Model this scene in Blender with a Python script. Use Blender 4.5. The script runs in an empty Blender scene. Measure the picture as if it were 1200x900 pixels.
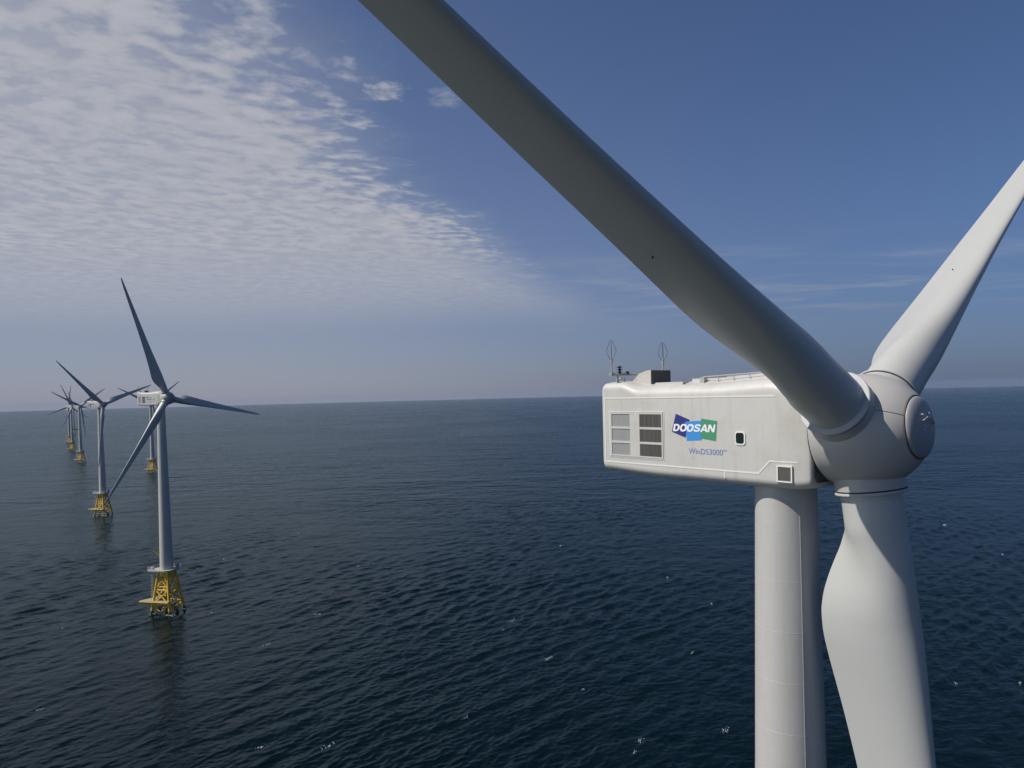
import bpy, math, random
import numpy as np
from mathutils import Matrix, Vector

rad = math.radians
random.seed(7)
scene = bpy.context.scene
col = scene.collection

# ------------------------------------------------------------------ camera
CAM_Z = 79.0
F = 833.0 / 1200.0                       # focal length in image widths
cam_data = bpy.data.cameras.new('camera')
cam = bpy.data.objects.new('camera', cam_data)
col.objects.link(cam)
PITCH, ROLL = rad(-1.3), rad(1.44)
fwd = Vector((0, math.cos(PITCH), math.sin(PITCH)))
up0 = Vector((0, -math.sin(PITCH), math.cos(PITCH)))
rt0 = Vector((1, 0, 0))
RT = math.cos(ROLL) * rt0 - math.sin(ROLL) * up0
UP = math.sin(ROLL) * rt0 + math.cos(ROLL) * up0
cm = Matrix.Identity(4)
for i in range(3):
    cm[i][0], cm[i][1], cm[i][2] = RT[i], UP[i], -fwd[i]
cm[2][3] = CAM_Z
cam.matrix_world = cm
cam_data.sensor_width = 36.0
cam_data.lens = 36.0 * F
cam_data.shift_y = 0.02618
cam_data.clip_start = 0.5
cam_data.clip_end = 60000.0
scene.camera = cam

# ------------------------------------------------------------------ light
SUN_EL, SUN_AZ = 50.0, 190.0             # azimuth counter-clockwise from +X (180 = from the left)
sun_dir = Vector((math.cos(rad(SUN_EL)) * math.cos(rad(SUN_AZ)),
                  math.cos(rad(SUN_EL)) * math.sin(rad(SUN_AZ)), math.sin(rad(SUN_EL))))
sl = bpy.data.lights.new('sun', 'SUN')
sl.energy = 4.9
sl.angle = rad(0.5)
sl.color = (1.0, 0.95, 0.87)
so = bpy.data.objects.new('sun', sl)
so.rotation_euler = sun_dir.to_track_quat('Z', 'Y').to_euler()
so.location = (0, 0, 200)
col.objects.link(so)

scene.view_settings.view_transform = 'Standard'
scene.view_settings.look = 'None'
scene.view_settings.gamma = 1.0
scene.view_settings.use_curve_mapping = False
scene.view_settings.exposure = 0.0
scene.render.engine = 'CYCLES'
scene.cycles.use_denoising = True
scene.cycles.max_bounces = 8
scene.cycles.volume_bounces = 1
scene.cycles.sample_clamp_indirect = 0.7


class NT:
    """small node-tree writer"""
    def __init__(self, tree):
        self.t = tree
        self.t.nodes.clear()

    def n(self, kind, ins=None, **props):
        nd = self.t.nodes.new(kind)
        for k, v in props.items():
            setattr(nd, k, v)
        for k, v in (ins or {}).items():
            s = nd.inputs[k]
            if hasattr(v, 'is_output'):
                self.t.links.new(v, s)
            elif hasattr(v, 'outputs'):
                self.t.links.new(v.outputs[0], s)
            else:
                s.default_value = v
        return nd

    def m(self, op, a, b=0.0, c=None, clamp=False):
        ins = {0: a, 1: b}
        if c is not None:
            ins[2] = c
        return self.n('ShaderNodeMath', ins, operation=op, use_clamp=clamp).outputs[0]

    def ramp(self, x, a, b, lo=0.0, hi=1.0):
        nd = self.n('ShaderNodeMapRange', {0: x, 1: a, 2: b, 3: lo, 4: hi})
        nd.interpolation_type = 'SMOOTHSTEP'
        return nd.outputs[0]

    def mix(self, f, a, b, mode='MIX'):
        nd = self.n('ShaderNodeMix', data_type='RGBA', blend_type=mode)
        for s, v in ((nd.inputs[0], f), (nd.inputs[6], a), (nd.inputs[7], b)):
            if hasattr(v, 'is_output'):
                self.t.links.new(v, s)
            else:
                s.default_value = v
        return nd.outputs[2]

    def noise(self, vec, scale, detail=3.0, rough=0.5, dist=0.0, color=False):
        nd = self.n('ShaderNodeTexNoise', {'Vector': vec, 'Scale': scale, 'Detail': detail,
                                           'Roughness': rough, 'Distortion': dist})
        return nd.outputs[1 if color else 0]


def rgb(r, g, b):
    return (r, g, b, 1.0)


# ------------------------------------------------------------------ sky (world)
world = bpy.data.worlds.new('World')
scene.world = world
world.use_nodes = True
w = NT(world.node_tree)
sky = w.n('ShaderNodeTexSky', sky_type='NISHITA')
sky.sun_disc = False
sky.sun_elevation = rad(SUN_EL)
sky.sun_rotation = rad(90.0 - SUN_AZ)
sky.altitude = 2500
sky.air_density = 1.0
sky.dust_density = 0.3
sky.ozone_density = 4.5
SKY_S = 0.088
tc = w.n('ShaderNodeTexCoord')
D = tc.outputs['Generated']
sep = w.n('ShaderNodeSeparateXYZ', {0: D})
dx, dy, dz = sep.outputs
zc = w.m('MAXIMUM', dz, 0.012)
u = w.m('DIVIDE', dx, zc)
v = w.m('DIVIDE', dy, zc)
P = w.n('ShaderNodeCombineXYZ', {0: u, 1: v, 2: 0.0}).outputs[0]
# warp
wn = w.noise(P, 0.9, 2.0, 0.5, color=True)
wn0 = w.n('ShaderNodeVectorMath', {0: wn, 1: (0.5, 0.5, 0.5)}, operation='SUBTRACT').outputs[0]
wv = w.n('ShaderNodeVectorMath', {0: wn0, 'Scale': 0.30}, operation='SCALE').outputs[0]
Pw = w.n('ShaderNodeVectorMath', {0: P, 1: wv}, operation='ADD').outputs[0]
rot = w.n('ShaderNodeMapping', {'Vector': Pw, 'Rotation': (0, 0, -math.atan2(0.50, 0.86))}).outputs[0]
rows = w.n('ShaderNodeMapping', {'Vector': rot, 'Scale': (9.5, 11.0, 1.0)}).outputs[0]
cells = w.noise(rows, 1.0, 3.0, 0.5, 0.2)
cells2 = w.noise(rows, 0.68, 3.0, 0.5, 0.2)
cmix = w.ramp(w.noise(P, 1.3, 2.0, 0.5), 0.40, 0.62)
cells = w.m('ADD', w.m('MULTIPLY', cells, w.m('SUBTRACT', 1.0, cmix)), w.m('MULTIPLY', cells2, cmix))
fine = w.noise(Pw, 13.0, 4.0, 0.6)
big = w.noise(P, 0.55, 3.0, 0.5)
# distance from the straight edge of the sheet (negative = inside)
edge = w.m('SUBTRACT', w.m('ADD', u, 0.74), w.m('MULTIPLY', w.m('SUBTRACT', v, 1.79), 0.30))
edge = w.m('ADD', edge, w.m('MULTIPLY', w.m('SUBTRACT', big, 0.5), 0.5))
edge = w.m('ADD', edge, w.m('MULTIPLY', w.m('SUBTRACT', w.noise(rot, 2.3, 5.0, 0.6), 0.5), 0.55))
edge = w.m('SUBTRACT', edge, w.ramp(v, 3.4, 1.8, 0.02, 0.36))
cover = w.m('MULTIPLY', w.ramp(edge, 0.12, -0.75), w.ramp(v, 0.7, 1.3))
rr = w.m('SQRT', w.m('ADD', w.m('MULTIPLY', u, u), w.m('MULTIPLY', v, v)))
qf = w.m('SUBTRACT', rr, w.m('MULTIPLY', w.m('ABSOLUTE', u), 0.35))
far_fade = w.ramp(qf, 7.0, 4.0)
tex = w.m('ADD', w.m('MULTIPLY', cells, 0.70), w.m('MULTIPLY', fine, 0.30))
lump = w.m('MULTIPLY', w.m('SUBTRACT', w.noise(Pw, 2.4, 3.0, 0.5), 0.5), 0.20)
thr = w.m('SUBTRACT', w.m('SUBTRACT', 0.55, lump), w.m('MULTIPLY', cover, 0.38))
alt = w.n('ShaderNodeMapRange', {0: tex, 1: thr, 2: w.m('ADD', thr, 0.36), 3: 0.0, 4: 1.0})
alt.interpolation_type = 'SMOOTHSTEP'
a1 = w.m('MULTIPLY', alt.outputs[0], w.m('MULTIPLY', w.ramp(cover, 0.0, 0.35), far_fade))
a1 = w.m('MULTIPLY', a1, 0.84)
# thin veil inside the sheet and farther out
veil = w.m('MULTIPLY', w.m('MULTIPLY', w.m('MULTIPLY', w.ramp(edge, 0.05, -1.0), w.ramp(v, 0.7, 1.6)), w.ramp(qf, 12.0, 4.0)), 0.72)
# thin cirrus streaks low in the sky
cs = w.n('ShaderNodeMapping', {'Vector': P, 'Rotation': (0, 0, -0.55), 'Scale': (0.55, 0.95, 1.0)}).outputs[0]
cir = w.noise(cs, 1.1, 6.0, 0.62, 0.6)
band = w.m('MULTIPLY', w.ramp(rr, 4.6, 6.6), w.ramp(rr, 18.0, 8.0))
a2 = w.m('MULTIPLY', w.m('MULTIPLY', w.ramp(cir, 0.44, 0.84), band), 0.46)


def puff(cu, cv, su, sv, amt):
    q = w.n('ShaderNodeMapping', {'Vector': P, 'Location': (-cu / su, -cv / sv, 0), 'Scale': (1 / su, 1 / sv, 1)}).outputs[0]
    qd = w.n('ShaderNodeVectorMath', {0: q}, operation='LENGTH').outputs['Value']
    pn = w.noise(P, 14.0, 5.0, 0.62)
    s = w.m('ADD', w.ramp(qd, 1.5, 0.0), w.m('MULTIPLY', w.m('SUBTRACT', pn, 0.5), 2.2))
    return w.m('MULTIPLY', w.m('MULTIPLY', w.ramp(s, 0.35, 1.25), w.ramp(qd, 1.6, 1.0)), amt)


a3 = puff(-0.39, 2.33, 0.085, 0.13, 0.75)
a4 = puff(-0.19, 2.40, 0.07, 0.13, 0.40)
alpha = w.m('MAXIMUM', w.m('MAXIMUM', a1, veil), w.m('MAXIMUM', a2, w.m('MAXIMUM', a3, a4)))
skyc = w.n('ShaderNodeVectorMath', {0: sky.outputs[0], 1: (SKY_S * 0.80, SKY_S * 0.88, SKY_S)}, operation='MULTIPLY').outputs[0]
# hazy air low over the sea, lighter towards the sun
side = w.ramp(dx, 0.6, -0.42)
hz_col = w.mix(side, rgb(0.084, 0.112, 0.200), rgb(0.285, 0.288, 0.345))
hz = w.m('POWER', 2.718, w.m('MULTIPLY', w.m('MAXIMUM', dz, 0.0), w.ramp(dx, 0.3, -0.5, -4.8, -3.9)))
skyc = w.mix(w.m('MULTIPLY', hz, 0.96), skyc, hz_col)
cl_col = w.mix(w.ramp(tex, 0.35, 0.7), rgb(0.40, 0.412, 0.46), rgb(0.50, 0.505, 0.535))
low = w.ramp(rr, 5.0, 14.0)
cl_col = w.mix(w.m('MULTIPLY', low, 0.75), cl_col, hz_col)
final = w.mix(alpha, skyc, cl_col)
bg = w.n('ShaderNodeBackground', {'Color': final, 'Strength': 1.0})
w.n('ShaderNodeOutputWorld', {'Surface': bg.outputs[0]})


# ------------------------------------------------------------------ materials
def material(name):
    m = bpy.data.materials.new(name)
    m.use_nodes = True
    return m, NT(m.node_tree)


def finish(t, bsdf, disp=None):
    o = t.n('ShaderNodeOutputMaterial', {'Surface': bsdf.outputs[0]})
    return o


def paint(name, color, rough=0.45, dirt=0.12, streak=0.0, tint=(0.42, 0.38, 0.30), metallic=0.0, spec=0.5, bump=0.0):
    m, t = material(name)
    o = t.n('ShaderNodeTexCoord').outputs['Object']
    n1 = t.noise(o, 0.7, 6.0, 0.62)
    n2 = t.noise(o, 6.0, 4.0, 0.6)
    f = t.m('MULTIPLY', t.ramp(n1, 0.42, 0.75), dirt)
    f = t.m('ADD', f, t.m('MULTIPLY', t.ramp(n2, 0.45, 0.8), dirt * 0.5))
    if streak:
        mp = t.n('ShaderNodeMapping', {'Vector': o, 'Scale': (2.6, 2.6, 0.14)}).outputs[0]
        n3 = t.noise(mp, 1.6, 5.0, 0.6)
        f = t.m('ADD', f, t.m('MULTIPLY', t.ramp(n3, 0.52, 0.8), streak))
    dc = rgb(*[c * k * 1.45 for c, k in zip(color, tint)])
    c = t.mix(f, rgb(*color), dc)
    r = t.m('ADD', rough, t.m('MULTIPLY', t.m('SUBTRACT', n2, 0.5), 0.18))
    b = t.n('ShaderNodeBsdfPrincipled', {'Base Color': c, 'Roughness': r, 'Metallic': metallic, 'Specular IOR Level': spec})
    if bump:
        bp = t.n('ShaderNodeBump', {'Strength': bump, 'Distance': 0.02, 'Height': n2})
        t.t.links.new(bp.outputs[0], b.inputs['Normal'])
    finish(t, b)
    return m


def flat(name, color, rough=0.5, metallic=0.0, emit=None):
    m, t = material(name)
    o = t.n('ShaderNodeTexCoord').outputs['Object']
    n1 = t.noise(o, 9.0, 4.0, 0.6)
    c = t.mix(t.m('MULTIPLY', t.ramp(n1, 0.4, 0.8), 0.22), rgb(*color), rgb(*[x * 0.7 for x in color]))
    b = t.n('ShaderNodeBsdfPrincipled', {'Base Color': c, 'Roughness': rough, 'Metallic': metallic})
    finish(t, b)
    return m


def jacket_paint():
    m, t = material('jacket_yellow')
    o = t.n('ShaderNodeTexCoord').outputs['Object']
    z = t.n('ShaderNodeSeparateXYZ', {0: o}).outputs[2]
    n1 = t.noise(o, 1.1, 5.0, 0.65)
    mp = t.n('ShaderNodeMapping', {'Vector': o, 'Scale': (3.0, 3.0, 0.35)}).outputs[0]
    n2 = t.noise(mp, 1.2, 5.0, 0.6)
    c = t.mix(t.m('MULTIPLY', t.ramp(n2, 0.5, 0.78), 0.55), rgb(0.62, 0.40, 0.022), rgb(0.30, 0.15, 0.03))
    lvl = t.m('ADD', z, t.m('MULTIPLY', t.m('SUBTRACT', n1, 0.5), 1.6))
    c = t.mix(t.ramp(lvl, 1.7, 0.7), c, rgb(0.035, 0.034, 0.022))
    b = t.n('ShaderNodeBsdfPrincipled', {'Base Color': c, 'Roughness': 0.55})
    finish(t, b)
    return m


M = dict(
    nacelle=paint('nacelle_paint', (0.510, 0.497, 0.466), 0.48, 0.24, 0.34),
    trim=paint('seam_paint', (0.704, 0.682, 0.634), 0.5, 0.05),
    blade=paint('blade_paint', (0.440, 0.440, 0.422), 0.42, 0.07, 0.05, tint=(0.5, 0.48, 0.44)),
    spinner=paint('spinner_paint', (0.422, 0.409, 0.387), 0.40, 0.12, 0.04),
    collar=paint('collar_paint', (0.414, 0.414, 0.431), 0.65, 0.08),
    cap=paint('cap_paint', (0.273, 0.282, 0.295), 0.45, 0.12, 0.06),
    tower=paint('tower_paint', (0.431, 0.422, 0.400), 0.40, 0.10, 0.20),
    weld=paint('weld_paint', (0.444, 0.436, 0.414), 0.5, 0.05),
    yellow=jacket_paint(),
    deck=paint('deck_grating', (0.30, 0.27, 0.20), 0.7, 0.3),
    white_steel=paint('white_steel', (0.370, 0.370, 0.361), 0.5, 0.2),
    dark=flat('rubber_and_gap_shade', (0.02, 0.022, 0.026), 0.6),  # blade seals, drain holes and the painted shade of the nacelle gap
    seal=flat('brown_seal', (0.09, 0.07, 0.045), 0.7),
    louvre_dark=flat('dark_louvre', (0.105, 0.10, 0.092), 0.6),
    louvre_light=flat('light_louvre', (0.31, 0.315, 0.31), 0.55),
    recess=flat('recess_shadow_grey', (0.035, 0.035, 0.035), 0.8),
    glass=flat('dark_glass', (0.012, 0.02, 0.022), 0.12),
    navy=flat('logo_navy', (0.018, 0.022, 0.17), 0.5),
    sky_blue=flat('logo_light_blue', (0.035, 0.24, 0.60), 0.5),
    green=flat('logo_green', (0.045, 0.25, 0.13), 0.5),
    letter_white=flat('letter_white', (0.80, 0.80, 0.80), 0.5),
    letter_blue=flat('letter_blue', (0.09, 0.16, 0.40), 0.5),
    steel=flat('grey_steel', (0.42, 0.42, 0.41), 0.45, 0.3),
    hood_dark=flat('hood_dark', (0.075, 0.075, 0.072), 0.7),
    black=flat('black_instrument', (0.015, 0.015, 0.017), 0.5),
    boat=flat('boat_hull', (0.06, 0.065, 0.08), 0.6),
)


# ------------------------------------------------------------------ mesh helper
class MB:
    def __init__(self):
        self.v, self.f = [], []

    def add(self, vs, fs):
        k = len(self.v)
        self.v += [tuple(p) for p in vs]
        self.f += [tuple(i + k for i in f) for f in fs]
        return self

    def box(self, lo, hi):
        (a, b, c), (d, e, f) = lo, hi
        vs = [(a, b, c), (d, b, c), (d, e, c), (a, e, c), (a, b, f), (d, b, f), (d, e, f), (a, e, f)]
        return self.add(vs, [(3, 2, 1, 0), (4, 5, 6, 7), (0, 1, 5, 4), (1, 2, 6, 5), (2, 3, 7, 6), (3, 0, 4, 7)])

    def prism(self, poly, axis, a, b):
        """poly in the two other axes, extruded along axis from a to b"""
        n = len(poly)
        vs = []
        for t in (a, b):
            for p in poly:
                q = list(p)
                q.insert(axis, t)
                vs.append(q)
        fs = [tuple(range(n))[::-1], tuple(range(n, 2 * n))]
        fs += [(i, (i + 1) % n, n + (i + 1) % n, n + i) for i in range(n)]
        return self.add(vs, fs)

    def tube(self, p, q, r, r2=None, n=10):
        r2 = r if r2 is None else r2
        p, q = Vector(p), Vector(q)
        d = (q - p).normalized()
        s = d.orthogonal().normalized()
        t = d.cross(s)
        vs = []
        for c, rr_ in ((p, r), (q, r2)):
            for i in range(n):
                a = 2 * math.pi * i / n
                vs.append(c + rr_ * (math.cos(a) * s + math.sin(a) * t))
        fs = [(i, (i + 1) % n, n + (i + 1) % n, n + i) for i in range(n)]
        fs += [tuple(range(n))[::-1], tuple(range(n, 2 * n))]
        return self.add(vs, fs)

    def path(self, pts, r, n=6):
        for a, b in zip(pts, pts[1:]):
            self.tube(a, b, r, n=n)
        return self

    def lathe(self, prof, frame=None, n=64, cap=True):
        """prof: list of (radius, height along local z)"""
        fr = frame or Matrix.Identity(4)
        vs, fs = [], []
        for r, z in prof:
            for i in range(n):
                a = 2 * math.pi * i / n
                vs.append(fr @ Vector((r * math.cos(a), r * math.sin(a), z)))
        for k in range(len(prof) - 1):
            for i in range(n):
                j = (i + 1) % n
                fs.append((k * n + i, k * n + j, (k + 1) * n + j, (k + 1) * n + i))
        if cap:
            fs.append(tuple(range(n))[::-1])
            fs.append(tuple(range((len(prof) - 1) * n, len(prof) * n)))
        return self.add(vs, fs)

    def loft(self, secs, cap=True):
        n = len(secs[0])
        vs = [p for s in secs for p in s]
        fs = []
        for k in range(len(secs) - 1):
            for i in range(n):
                j = (i + 1) % n
                fs.append((k * n + i, k * n + j, (k + 1) * n + j, (k + 1) * n + i))
        if cap:
            fs.append(tuple(range(n))[::-1])
            fs.append(tuple(range((len(secs) - 1) * n, len(secs) * n)))
        return self.add(vs, fs)

    def build(self, name, mat, parent=None, smooth=None):
        me = bpy.data.meshes.new(name)
        me.from_pydata(self.v, [], self.f)
        me.update()
        me.materials.append(mat)
        o = bpy.data.objects.new(name, me)
        col.objects.link(o)
        o.parent = parent
        if smooth is not None:
            import bmesh
            bm = bmesh.new()
            bm.from_mesh(me)
            bmesh.ops.recalc_face_normals(bm, faces=bm.faces)
            for f in bm.faces:
                f.smooth = True
            for e in bm.edges:
                if len(e.link_faces) == 2 and e.calc_face_angle(0) > smooth:
                    e.smooth = False
            bm.to_mesh(me)
            bm.free()
        return o


def axis_frame(origin, z, x=None):
    z = Vector(z).normalized()
    x = Vector(x) if x is not None else z.orthogonal()
    x = (x - z * x.dot(z)).normalized()
    y = z.cross(x)
    m = Matrix.Identity(4)
    for i in range(3):
        m[i][0], m[i][1], m[i][2], m[i][3] = x[i], y[i], z[i], origin[i]
    return m


# ------------------------------------------------------------------ the turbine
HUB = 80.0                     # hub height over the sea
HUB_S = 3.62                   # hub centre ahead of the tower axis
TILT, CONE = rad(4.5), rad(1.5)
DECK = 16.0
WN = 2.0                       # half width of the nacelle


def tower_r(z):
    return 1.38 + (HUB - 2.6 - z) * 0.0156


def make_jacket(root):
    zt, zb = DECK - 0.75, -6.0

    def corner(i, z):
        sx, sy = ((-1, -1), (1, -1), (1, 1), (-1, 1))[i]
        h = 1.95 + (zt - z) / zt * 2.0
        return Vector((sx * h, sy * h, z))
    top = MB()
    top.box((-2.8, -2.8, DECK - 1.0), (2.8, 2.8, DECK - 0.35))
    top.lathe([(2.55, DECK - 2.4), (2.55, DECK - 0.3)], n=40)
    for i in range(4):
        top.tube(corner(i, DECK - 3.2) * 0.98, (0, 0, DECK - 2.0), 0.36)
    jk = top.build('jacket', M['yellow'], root, rad(40))
    for i in range(4):
        MB().tube(corner(i, zb), corner(i, zt + 0.2), 0.56, 0.48, 16).build('leg', M['yellow'], jk, rad(40))
    levels = [zt - 0.6, 8.6, 3.4, -3.0]
    for i in range(4):
        j = (i + 1) % 4
        b = MB()
        for a, c in zip(levels, levels[1:]):
            b.tube(corner(i, a), corner(j, c), 0.27)
            b.tube(corner(j, a), corner(i, c), 0.27)
        b.tube(corner(i, 8.6), corner(j, 8.6), 0.25)
        b.tube(corner(i, 9.8), corner(j, 9.8), 0.18)
        b.tube(corner(i, 3.4), corner(j, 3.4), 0.25)
        b.build('bracing', M['yellow'], jk, rad(40))
    # boat landing deck, sticks out on one side
    bl = MB()
    pts = [(-8.6, -4.7), (3.9, -4.7), (3.9, -3.2), (-3.1, -3.2), (-3.1, 3.4), (-4.9, 3.8), (-6.0, 1.0)]
    bl.prism(pts, 2, 4.6, 4.78)
    d = bl.build('landing_deck', M['deck'], root)
    e = MB()
    n = len(pts)
    for i in range(n):
        p, q = pts[i], pts[(i + 1) % n]
        e.tube((p[0], p[1], 4.42), (q[0], q[1], 4.42), 0.20, n=8)
    e.tube((-8.4, -4.6, 4.4), (-3.7, -3.7, 2.2), 0.18)
    e.tube((-5.9, 1.0, 4.4), (-3.7, 0.0, 2.0), 0.18)
    e.build('edge_beam', M['yellow'], d, rad(40))
    ld = MB()
    for s in (-0.28, 0.28):
        ld.tube((-5.0 + s, -2.2, 4.8), (-4.3 + s, -2.2, DECK + 0.9), 0.055, n=6)
    for k in range(28):
        t = k / 27
        x = -5.0 + 0.7 * t
        z = 4.9 + (DECK - 4.8) * t
        ld.tube((x - 0.28, -2.2, z), (x + 0.28, -2.2, z), 0.035, n=5)
    for k in range(9):
        t = k / 8
        x = -5.0 + 0.7 * t
        z = 6.6 + (DECK - 6.2) * t
        ld.path([(x - 0.34, -2.2, z), (x - 0.34, -2.95, z), (x + 0.34, -2.95, z), (x + 0.34, -2.2, z)], 0.03, 5)
    ld.build('ladder', M['white_steel'], root)
    # upper working platform
    pf = MB()
    poly = [(-6.0, -2.8), (-5.5, -3.6), (-2.0, -4.0), (2.2, -3.8), (3.6, -2.0), (4.4, 2.6), (2.8, 4.2), (-2.2, 4.2), (-4.0, 2.2), (-5.6, -0.4)]
    pf.prism(poly, 2, DECK - 0.34, DECK)
    pl = pf.build('work_platform', M['white_steel'], root)
    rl = MB()
    n = len(poly)
    for i in range(n):
        p, q = Vector(poly[i] + (DECK,)), Vector(poly[(i + 1) % n] + (DECK,))
        p *= 0.985
        q *= 0.985
        p.z = q.z = DECK
        for h in (0.55, 1.1):
            rl.tube(p + Vector((0, 0, h)), q + Vector((0, 0, h)), 0.045, n=6)
        k = max(1, int((q - p).length / 1.4))
        for s in range(k):
            a = p.lerp(q, s / k)
            rl.tube(a, a + Vector((0, 0, 1.1)), 0.045, n=6)
    rl.build('railing', M['white_steel'], pl)
    MB().box((-5.0, -2.7, DECK + 0.02), (-4.0, -1.8, DECK + 1.0)).build('cabinet', M['white_steel'], pl)
    MB().box((2.7, 1.4, DECK + 0.02), (3.6, 2.5, DECK + 1.9)).build('cabinet', M['white_steel'], pl)
    cr = MB()
    cr.tube((-3.5, 1.4, DECK), (-3.5, 1.4, DECK + 4.6), 0.22, 0.18)
    cr.tube((-3.5, 1.4, DECK + 4.4), (-5.4, -0.4, DECK + 6.6), 0.16, 0.12)
    cr.tube((-3.5, 1.4, DECK + 2.6), (-4.5, 0.4, DECK + 5.4), 0.08)
    cr.build('davit_crane', M['yellow'], root, rad(40))


def make_tower(root):
    zt = HUB - 2.45
    t = MB()
    prof = [(tower_r(z), z) for z in np.linspace(DECK - 0.3, zt, 24)]
    t.lathe(prof, n=72)
    tw = t.build('tower', M['tower'], root, rad(40))
    # vertical cable strip and plate joints, facing the camera's right
    for a, z0, z1, wd in ((-0.62, HUB - 40, HUB - 2.9, 0.012),):
        st = MB()
        n = 10
        for k in range(n):
            za, zb = z0 + (z1 - z0) * k / n, z0 + (z1 - z0) * (k + 1) / n
            ra, rb = tower_r(za) + 0.008, tower_r(zb) + 0.008
            p = Vector((ra * math.cos(a), ra * math.sin(a), za))
            q = Vector((rb * math.cos(a), rb * math.sin(a), zb))
            st.tube(p, q, wd, n=6)
        st.build('cable_strip', M['weld'], tw)


def weld_rings(tw):
    z = HUB - 4.6
    while z > HUB - 21:
        r = tower_r(z)
        wl = MB().lathe([(r - 0.01, z - 0.026), (r + 0.004, z - 0.010), (r + 0.004, z + 0.010), (r - 0.01, z + 0.026)], n=72, cap=False)
        wl.build('weld_ring', M['weld'], tw, rad(40))
        z -= 2.33


def nac_half_w(s):
    if s < 0.7:
        return WN
    t = min(1.0, (s - 0.7) / 1.7)
    return WN - 0.22 * t ** 1.8


def nac_section(s, inset=0.0, n=10):
    """closed loop round the nacelle at station s (heights over hub centre)"""
    hw = nac_half_w(s) - inset
    sm = lambda a, b, x: (lambda t: t * t * (3 - 2 * t))(min(1, max(0, (x - a) / (b - a))))
    k = sm(-8.6, -7.3, s)
    z_sh = 2.42 - 0.20 * k + 0.16 * sm(-3.0, 0.8, s)      # height where the shoulder meets the roof
    rx = 0.42 + 0.42 * k
    rz = 0.42 + 0.20 * k
    f = sm(0.3, 2.35, s)
    z_sh -= 0.62 * f * f
    rz += 0.62 * f
    rx += 0.50 * f
    crown = z_sh + 0.10 + 0.22 * sm(-6.5, -1.5, s) * (1 - 0.8 * f)
    zb = -2.60 + 0.14 * sm(-6.0, -10.0, s) + 0.10 * sm(1.4, 2.4, s)
    rb = 0.42
    zsh, zb, crown = z_sh - inset, zb + inset, crown - inset
    right = []
    right.append((0.0, zb))
    right.append((hw - rb - 0.35, zb))
    for i in range(n + 1):
        a = math.pi / 2 * i / n
        right.append((hw - rb + rb * math.sin(a), zb + rb - rb * math.cos(a)))
    for i in range(n + 1):
        a = math.pi / 2 * i / n
        e = 0.92
        right.append((hw - rx + rx * math.cos(a) ** e, zsh - rz + rz * math.sin(a) ** e))
    right.append((hw - rx - 0.25, zsh + (crown - zsh) * 0.45))
    right.append((hw * 0.25, crown))
    right.append((0.0, crown))
    left = [(-y, z) for y, z in right[1:-1]][::-1]
    return [Vector((s, y, z + HUB)) for y, z in right + left]


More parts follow.
